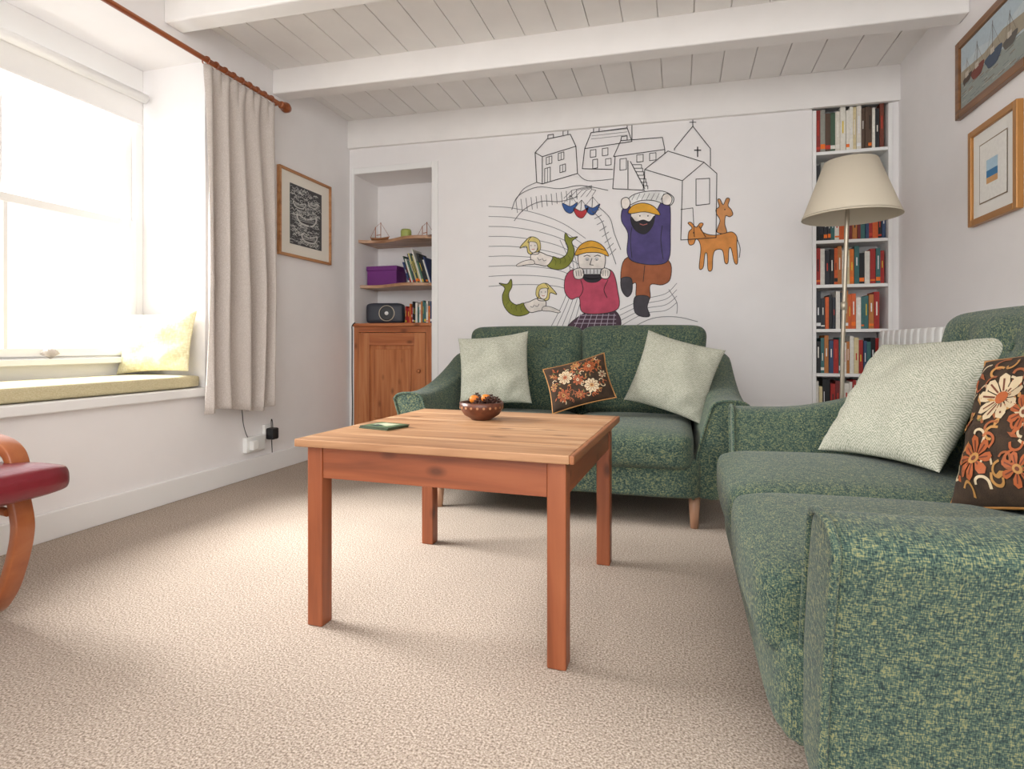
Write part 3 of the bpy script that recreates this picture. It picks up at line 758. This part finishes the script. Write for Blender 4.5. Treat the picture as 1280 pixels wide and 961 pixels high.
# ------------------------------------------------------------------ sockets
so = empty('wall_socket', (XL, 2.90, 0.20))
boxes('plate', [(0, -0.08, -0.045, 0.03, 0.08, 0.045)], M_white_pl, 0.004, so)
boxes('white_plug', [(0.03, -0.06, -0.03, 0.06, -0.01, 0.025)], M_white_pl, 0.006, so)
ad = empty('power_adapter', (XL, 3.02, 0.25))
boxes('adapter_plate', [(0, -0.035, -0.045, 0.02, 0.035, 0.05)], M_white_pl, 0.004, ad)
boxes('adapter_body', [(0.02, -0.028, -0.04, 0.075, 0.028, 0.03)], M_black, 0.008, ad)
tube('adapter_cable', [(0.05, 0, 0.03), (0.05, 0.0, 0.07), (0.03, 0.01, 0.09), (0.025, 0.02, 0.0), (0.022, 0.03, -0.13)], 0.0025, M_black, ad, smooth=True)
tube('speaker_cable', [(AX0+0.03, YB-0.045, 0.965), (AX0-0.0, YB-0.045, 0.95), (AX0-0.012, YB-0.018, 0.9), (AX0-0.014, YB-0.018, 0.5), (AX0-0.006, YB-0.02, 0.3), (AX0-0.01, YB-0.03, 0.02)], 0.004, M_black, None, smooth=True)
tube('blind_cord', [(XL+0.006, 2.80, 0.50), (XL+0.006, 2.81, 0.4), (XL+0.008, 2.82, 0.3), (XL+0.01, 2.85, 0.245)], 0.002, M_black, None, smooth=True)

# ------------------------------------------------------------------ bentwood armchair
ch = empty('bentwood_armchair')
def strip(nm, path, yc_, wd, th):
    P = catmull(path, 8); V, F = [], []
    for i, p in enumerate(P):
        a = P[max(0, i-1)]; b = P[min(len(P)-1, i+1)]; dx, dz = b[0]-a[0], b[1]-a[1]; L = math.hypot(dx, dz); nx, nz = -dz/L*th/2, dx/L*th/2
        V += [(p[0]+nx, yc_-wd/2, p[1]+nz), (p[0]+nx, yc_+wd/2, p[1]+nz), (p[0]-nx, yc_+wd/2, p[1]-nz), (p[0]-nx, yc_-wd/2, p[1]-nz)]
    for i in range(len(P)-1):
        for k in range(4): F.append((i*4+k, i*4+(k+1) % 4, i*4+4+(k+1) % 4, i*4+4+k))
    F += [(0, 1, 2, 3), tuple(len(V)-4+k for k in (3, 2, 1, 0))]
    o = mesh_obj(nm, V, F, M_bent, True, ch); bev(o, 0.004, 2)
lower = [(-2.42, .022), (-2.15, .014), (-1.93, .025), (-1.85, .08), (-1.80, .18), (-1.775, .28), (-1.79, .36)]
upper = [(-1.79, .44), (-1.81, .49), (-1.87, .52), (-2.0, .535), (-2.2, .545), (-2.42, .55)]
for k, y in enumerate((0.72, 1.17)):
    strip('side_frame_%d' % (k+1), lower, y, 0.05, 0.028); strip('arm_rest_%d' % (k+1), upper, y, 0.05, 0.028)
boxes('cross_rails', [(-1.99, 0.71, 0.27, -1.96, 1.18, 0.31), (-2.36, 0.71, 0.25, -2.33, 1.18, 0.29)], M_bent, 0.004, ch)
tube('seat_rails', [(-2.38, 1.15, 0.30), (-1.85, 1.15, 0.335), (-1.80, 1.15, 0.33)], 0.012, M_bent, ch)
tube('back_post_1', [(-2.34, 0.74, 0.27), (-2.42, 0.74, 1.0)], 0.014, M_bent, ch); tube('back_post_2', [(-2.34, 1.15, 0.27), (-2.42, 1.15, 1.0)], 0.014, M_bent, ch)
soft_box('seat_pad', (-1.985, 0.96, 0.405), (0.67, 0.56, 0.095), 0.042, M_red, ch, (0, 0, .012), 9, None, (0, -0.06, 0))
soft_box('back_pad', (-2.33, 0.95, 0.74), (0.10, 0.46, 0.60), 0.045, M_red, ch, (0.01, 0, 0), 9, None, (0, -0.10, 0))

# ------------------------------------------------------------------ mural on the back wall
def wallpt(sx, sy, l):
    # drawing-sheet units -> metres on the plane of the back wall
    u = (sx-640)/720.0; k = YB/(0.96+0.28*u)
    return (k*(-0.28+0.96*u), YB-0.0012-0.0005*l, 0.8+(430-sy)/720.0*k)
F_ = Flat(); K = S(52, 50, 52); G = S(108, 108, 110); g2 = S(134, 134, 136)
Ln = lambda pts, w=.95, c=K, s=False, cl=False, l=6: F_.line(pts, w, c, l, s, cl)
def P(pts, c, s=True, l=1, out=True, w=.9):
    F_.poly(pts, c, l, s)
    if out: F_.line(pts, w, K, l+0.5, s, True)
Ln([(678, 196), (678, 230), (722, 217), (720, 183)]); Ln([(669, 191), (684, 174), (713, 168), (720, 183), (678, 196), (669, 191)])
Ln([(669, 191), (671, 228), (678, 230)]); Ln([(685, 174), (685, 169), (692, 168), (692, 172)]); Ln([(704, 169), (704, 164), (710, 163), (710, 168)])
for (a, b2, w, h) in ((683, 197, 7, 9), (698, 192, 7, 9), (681, 211, 7, 18), (700, 207, 7, 9)):
    Ln([(a, b2), (a+w, b2-2), (a+w, b2+h-2), (a, b2+h)], .8, K, False, True); Ln([(a+w/2, b2-1), (a+w/2, b2+h-1)], .6)
Ln([(731, 186), (728, 211), (766, 212)]); Ln([(731, 186), (739, 166), (784, 160), (790, 177), (731, 186)]); Ln([(784, 160), (784, 154), (790, 153), (790, 174)]); Ln([(742, 165), (742, 160), (749, 159), (749, 164)])
for (a, b2, w, h) in ((738, 188, 7, 9), (753, 186, 7, 9), (741, 200, 6, 11), (757, 199, 7, 8)): Ln([(a, b2), (a+w, b2-1), (a+w, b2+h-1), (a, b2+h)], .8, K, False, True)
for y in (163, 167, 171): Ln([(739+(171-y)*.2, y+3), (784, y-2)], .5, G)
Ln([(767, 196), (776, 176), (828, 172), (831, 187), (767, 196)]); Ln([(769, 196), (766, 236)]); Ln([(831, 187), (831, 192)]); Ln([(776, 176), (777, 171), (784, 170), (784, 175)])
for (a, b2, w, h) in ((775, 199, 8, 14), (796, 194, 8, 9), (812, 192, 8, 9)): Ln([(a, b2), (a+w, b2-1), (a+w, b2+h-1), (a, b2+h)], .8, K, False, True)
for q in range(7): Ln([(790+q*2.2, 206+q*4.4), (802+q*1.3, 206+q*4.4), (802+q*1.3, 210+q*4.4)], .8)
Ln([(788, 202), (806, 236)]); Ln([(766, 236), (806, 238)]); Ln([(785, 201), (785, 236)])
Ln([(843, 188), (843, 186), (866, 158), (888, 186), (888, 208)]); Ln([(866, 158), (866, 149)]); Ln([(862, 153), (870, 153)]); Ln([(872, 184), (872, 196)], 1.4); Ln([(868, 188), (876, 188)], 1.4)
Ln([(806, 212), (835, 189), (880, 203), (853, 226), (806, 212)]); Ln([(853, 226), (851, 300), (895, 297), (896, 217), (880, 203)]); Ln([(806, 212), (804, 238)])
Ln([(870, 224), (887, 223), (887, 255), (870, 257)], .9, K, False, True); Ln([(851, 262), (866, 260), (868, 296)], .8)
Ln([(640, 262), (648, 245), (672, 234), (700, 236), (726, 232), (760, 238)], .85, G, True); Ln([(643, 276), (655, 262), (676, 252), (700, 252), (722, 246)], .85, G, True)
for q in range(13): Ln([(645+q*6.3, 250-q*1.1), (647+q*6.2, 266-q*1.4)], .7, G)
Ln([(722, 217), (735, 226), (766, 224)], .8, G, True); Ln([(671, 228), (655, 236), (645, 250)], .8, G, True)
Ln([(738, 262), (752, 276), (758, 296), (770, 330)], .8, G, True); Ln([(746, 257), (762, 272), (768, 292), (776, 312)], .8, G, True)
for q in range(8): Ln([(740+q*3.2, 266+q*7.5), (749+q*3, 262+q*7)], .7, G)
for q in range(9):
    o = q*10
    Ln([(611, 258+o*1.25), (640, 260+o*1.2), (675, 268+o*1.1), (705, 280+o), (732, 298+o*.95)], .75, g2, True, l=0.5)
for q in range(5):
    Ln([(700+q*7, 300+q*4), (712+q*5, 330+q*3), (708+q*5, 368), (688+q*7, 410)], .75, g2, True, l=0.4)
for q in range(4): Ln([(775, 408-q*7), (805, 392-q*6), (832, 388-q*7), (846, 378-q*8)], .7, g2, True, l=0.5)
Ln([(786, 412), (815, 398), (845, 396), (872, 402)], .8, g2, True); Ln([(836, 362), (846, 378), (846, 392)], .8, g2, True)
for (x, y, c) in ((703, 258, S(60, 96, 160)), (717, 264, S(190, 60, 66)), (731, 260, S(60, 96, 160))):
    P([(x, y-4), (x+4, y+6), (x+12, y+8), (x+19, y-5), (x+10, y)], c, True, 2, True, .7)
    Ln([(x+9, y), (x+10, y-14)], .7); Ln([(x+10, y-14), (x+18, y-4)], .5, G); Ln([(x+10, y-14), (x+1, y-3)], .5, G)
for q in range(6): Ln([(705+q*7, 248-q*.5), (715+q*6, 238), (740, 232+q)], .6, G)
olive = S(138, 142, 58); blond = S(224, 206, 130); skin = S(242, 234, 226); oliv2 = S(100, 108, 44)
def mermaid(ox, oy, fx):
    T = lambda pts: [(ox+fx*x, oy+y) for x, y in pts]
    P(T([(14, 10), (26, 15), (38, 12), (46, 2), (48, -10), (45, -20), (52, -26), (42, -25), (37, -31), (36, -22), (40, -13), (38, -4), (30, 1), (20, -1)]), olive, True, 2)
    for q in range(4): Ln(T([(22+q*6, 1-q*1.2), (25+q*6, 5-q*1.2), (24+q*6, 10-q*2)]), .6, oliv2, True, l=4)
    P(T([(-6, -4), (4, -7), (14, -3), (21, 0), (14, 10), (4, 9), (-5, 6)]), skin, True, 3)
    P(T([(-4, 3), (-14, 4), (-24, 9), (-22, 11), (-12, 9), (-2, 8)]), skin, True, 3.6, True, .7)
    P(T([(4, -6), (2, -20), (-6, -26), (-14, -20), (-20, -12), (-12, -14), (-10, -6), (-4, -4)]), blond, True, 2.6)
    P(T([(-8, -20), (-2, -22), (2, -17), (1, -9), (-4, -6), (-8, -10)]), skin, True, 4, True, .7)
    P(T([(-10, -19), (-5, -26), (4, -22), (6, -12), (3, -8), (1, -18), (-6, -20)]), blond, True, 5, True, .7)
    for x in (-6, -1): F_.circ(ox+fx*x, oy-15, .6, K, 7)
    Ln(T([(-5, -10.5), (-3, -10), (-1.5, -10.8)]), .7, S(190, 100, 90), l=7)
    Ln(T([(2, 0), (4, 3), (7, 2)]), .6, K, True, l=5); Ln(T([(8, 1), (10, 4), (13, 3)]), .6, K, True, l=5)
mermaid(670, 322, 1)
mermaid(676, 380, -1)
pink = S(192, 78, 102); dk = S(84, 62, 76); yel = S(226, 168, 58); navy = S(84, 74, 126); brn = S(164, 96, 62); blk = S(48, 46, 52)
P([(710, 410), (726, 394), (748, 386), (768, 388), (776, 400), (772, 411), (745, 412)], dk, True, 1)
for q in range(7): Ln([(718+q*8, 410), (726+q*7, 392)], .8, S(190, 176, 190), l=2)
for q in range(3): Ln([(718+q*4, 404-q*5), (770, 404-q*5)], .8, S(190, 176, 190), l=2)
P([(706, 364), (707, 346), (716, 337), (728, 342), (752, 336), (766, 340), (772, 362), (773, 385), (752, 392), (728, 390), (724, 372), (714, 374)], pink, True, 3)
Ln([(726, 350), (729, 362), (724, 372)], .85, K, True); Ln([(760, 350), (755, 362), (759, 372)], .85, K, True)
P([(724, 317), (740, 313), (755, 317), (756, 332), (749, 347), (732, 347), (724, 333)], skin, True, 4)
P([(728, 344), (740, 341), (753, 344), (747, 352), (734, 352)], blk, True, 4.5)
P([(719, 319), (725, 307), (738, 301), (752, 306), (761, 320), (749, 316), (733, 316)], yel, True, 6)
F_.line([(724, 312), (740, 309), (757, 313)], .8, K, 8, True)
P([(725, 336), (755, 336), (755, 343), (725, 343)], S(226, 226, 226), False, 7)
for q in range(6): Ln([(729+q*4.5, 337), (729+q*4.5, 342)], .8, K, l=9)
for x in (734, 746): F_.circ(x, 324, 1.9, S(250, 250, 250), 7.5); F_.line([(x+2*math.cos(a*.5), 324+1.6*math.sin(a*.5)) for a in range(13)], .5, K, 8); F_.circ(x, 324.4, .8, K, 8.5)
Ln([(740, 323), (737.5, 331), (742, 331.5)], .8, l=9); Ln([(730, 320.5), (734, 319), (738, 320.5)], .9, l=9); Ln([(743, 320.5), (747, 319), (751, 320.5)], .9, l=9)
P([(717, 338), (726, 335), (730, 340), (728, 348), (719, 348)], skin, True, 8); P([(751, 339), (756, 335), (763, 339), (760, 348), (752, 347)], skin, True, 8)
for q in range(3): Ln([(720+q*3, 338), (721+q*3, 345)], .6, K, l=9); Ln([(754+q*3, 338), (754+q*3, 345)], .6, K, l=9)
P([(781, 324), (806, 320), (836, 326), (838, 348), (828, 356), (813, 356), (812, 374), (796, 374), (795, 354), (788, 358), (784, 366), (776, 352)], brn, True, 2)
P([(794, 371), (811, 371), (809, 384), (812, 395), (800, 395), (793, 388)], S(76, 72, 78), True, 3); P([(777, 348), (789, 348), (790, 364), (784, 371), (777, 362)], S(76, 72, 78), True, 3)
P([(778, 262), (786, 256), (793, 268), (806, 274), (818, 268), (827, 253), (837, 256), (838, 290), (836, 324), (818, 331), (792, 327), (784, 316), (785, 292), (777, 276)], navy, True, 4)
Ln([(790, 284), (788, 300), (790, 322)], .8, K, True); Ln([(828, 282), (826, 300), (829, 324)], .8, K, True)
P([(790, 264), (804, 260), (818, 264), (817, 276), (808, 284), (798, 284), (790, 276)], skin, True, 6)
P([(789, 271), (795, 277), (804, 275), (812, 277), (818, 270), (816, 282), (807, 292), (797, 290), (790, 281)], blk, True, 7)
P([(786, 267), (790, 258), (803, 254), (817, 258), (825, 269), (806, 265)], yel, True, 8)
F_.circ(800, 270, .9, K, 10); F_.circ(810, 270, .9, K, 10); Ln([(800, 280), (804, 281.5), (809, 280)], 1.0, S(200, 120, 110), l=10)
P([(785, 257), (788, 246), (804, 240), (828, 239), (842, 247), (837, 257), (818, 251), (800, 251)], S(238, 238, 236), True, 5)
P([(777, 250), (784, 247), (788, 254), (784, 261), (778, 260)], skin, True, 9); P([(828, 246), (834, 242), (840, 248), (837, 256), (829, 255)], skin, True, 9)
for q in range(8): Ln([(790+q*6, 250), (794+q*6, 242)], .6, G)
Ln([(806, 332), (804, 352)], .8)
org = S(220, 146, 76)
P([(861, 290), (865, 285), (860, 279), (864, 278), (870, 284), (875, 279), (879, 280), (876, 287), (882, 292), (893, 294), (904, 292), (915, 290), (921, 296), (921, 306), (922, 328), (918, 328), (914, 311), (911, 312), (910, 328), (906, 328), (903, 313), (894, 313), (891, 322), (890, 337), (885, 337), (884, 318), (881, 318), (879, 334), (874, 335), (876, 312), (874, 302), (870, 299), (867, 305), (862, 306), (860, 300)], org, True, 2)
P([(896, 290), (900, 276), (896, 268), (895, 262), (899, 258), (897, 250), (900, 249), (904, 256), (908, 248), (912, 249), (910, 257), (914, 262), (916, 268), (912, 271), (907, 270), (906, 280), (908, 291)], S(212, 148, 92), True, 1)
F_.circ(867, 291, .8, K, 5); F_.circ(906, 262, .8, K, 5); Ln([(921, 298), (925, 310), (924, 322)], .9, K, True); Ln([(874, 283), (880, 293), (882, 296)], 1.2, S(120, 80, 50), True)
F_.build('wall_mural', wallpt, M_paint)

# ------------------------------------------------------------------ lights & world
w = bpy.data.worlds.new('world'); scene.world = w; w.use_nodes = True
bg = w.node_tree.nodes['Background']; bg.inputs['Color'].default_value = (0.96, 0.98, 1.0, 1); bg.inputs['Strength'].default_value = 2.15
sd = bpy.data.lights.new('daylight_sun', 'SUN'); sd.energy = 22.0; sd.angle = math.radians(45); sd.color = (1.0, 0.985, 0.96)
so_ = bpy.data.objects.new('daylight_sun', sd); COL.objects.link(so_)
d = Vector((1.0, 0.15, -0.72)); so_.rotation_euler = d.to_track_quat('-Z', 'Y').to_euler()
al = bpy.data.lights.new('camera_fill_light', 'AREA'); al.shape = 'RECTANGLE'; al.size = 2.4; al.size_y = 1.2; al.energy = 42; al.color = (1, 0.975, 0.95)  # added fill light behind the camera, not a lamp belonging to the room
ao = bpy.data.objects.new('camera_fill_light', al); COL.objects.link(ao); ao.location = (-0.3, -0.9, 2.0)
d = Vector((0, 0.9, -0.05)); ao.rotation_euler = d.to_track_quat('-Z', 'Y').to_euler()

scene.view_settings.view_transform = 'Standard'
# ------------------------------------------------------------------ camera
cam = bpy.data.cameras.new('camera'); co = bpy.data.objects.new('camera', cam); COL.objects.link(co)
co.location = (0, 0, 0.8); co.rotation_euler = (PI/2, 0, math.atan2(0.28, 0.96))
cam.sensor_width = 36; cam.lens = 20.25; cam.shift_y = -50.5/1280; cam.clip_start = 0.05
scene.camera = co
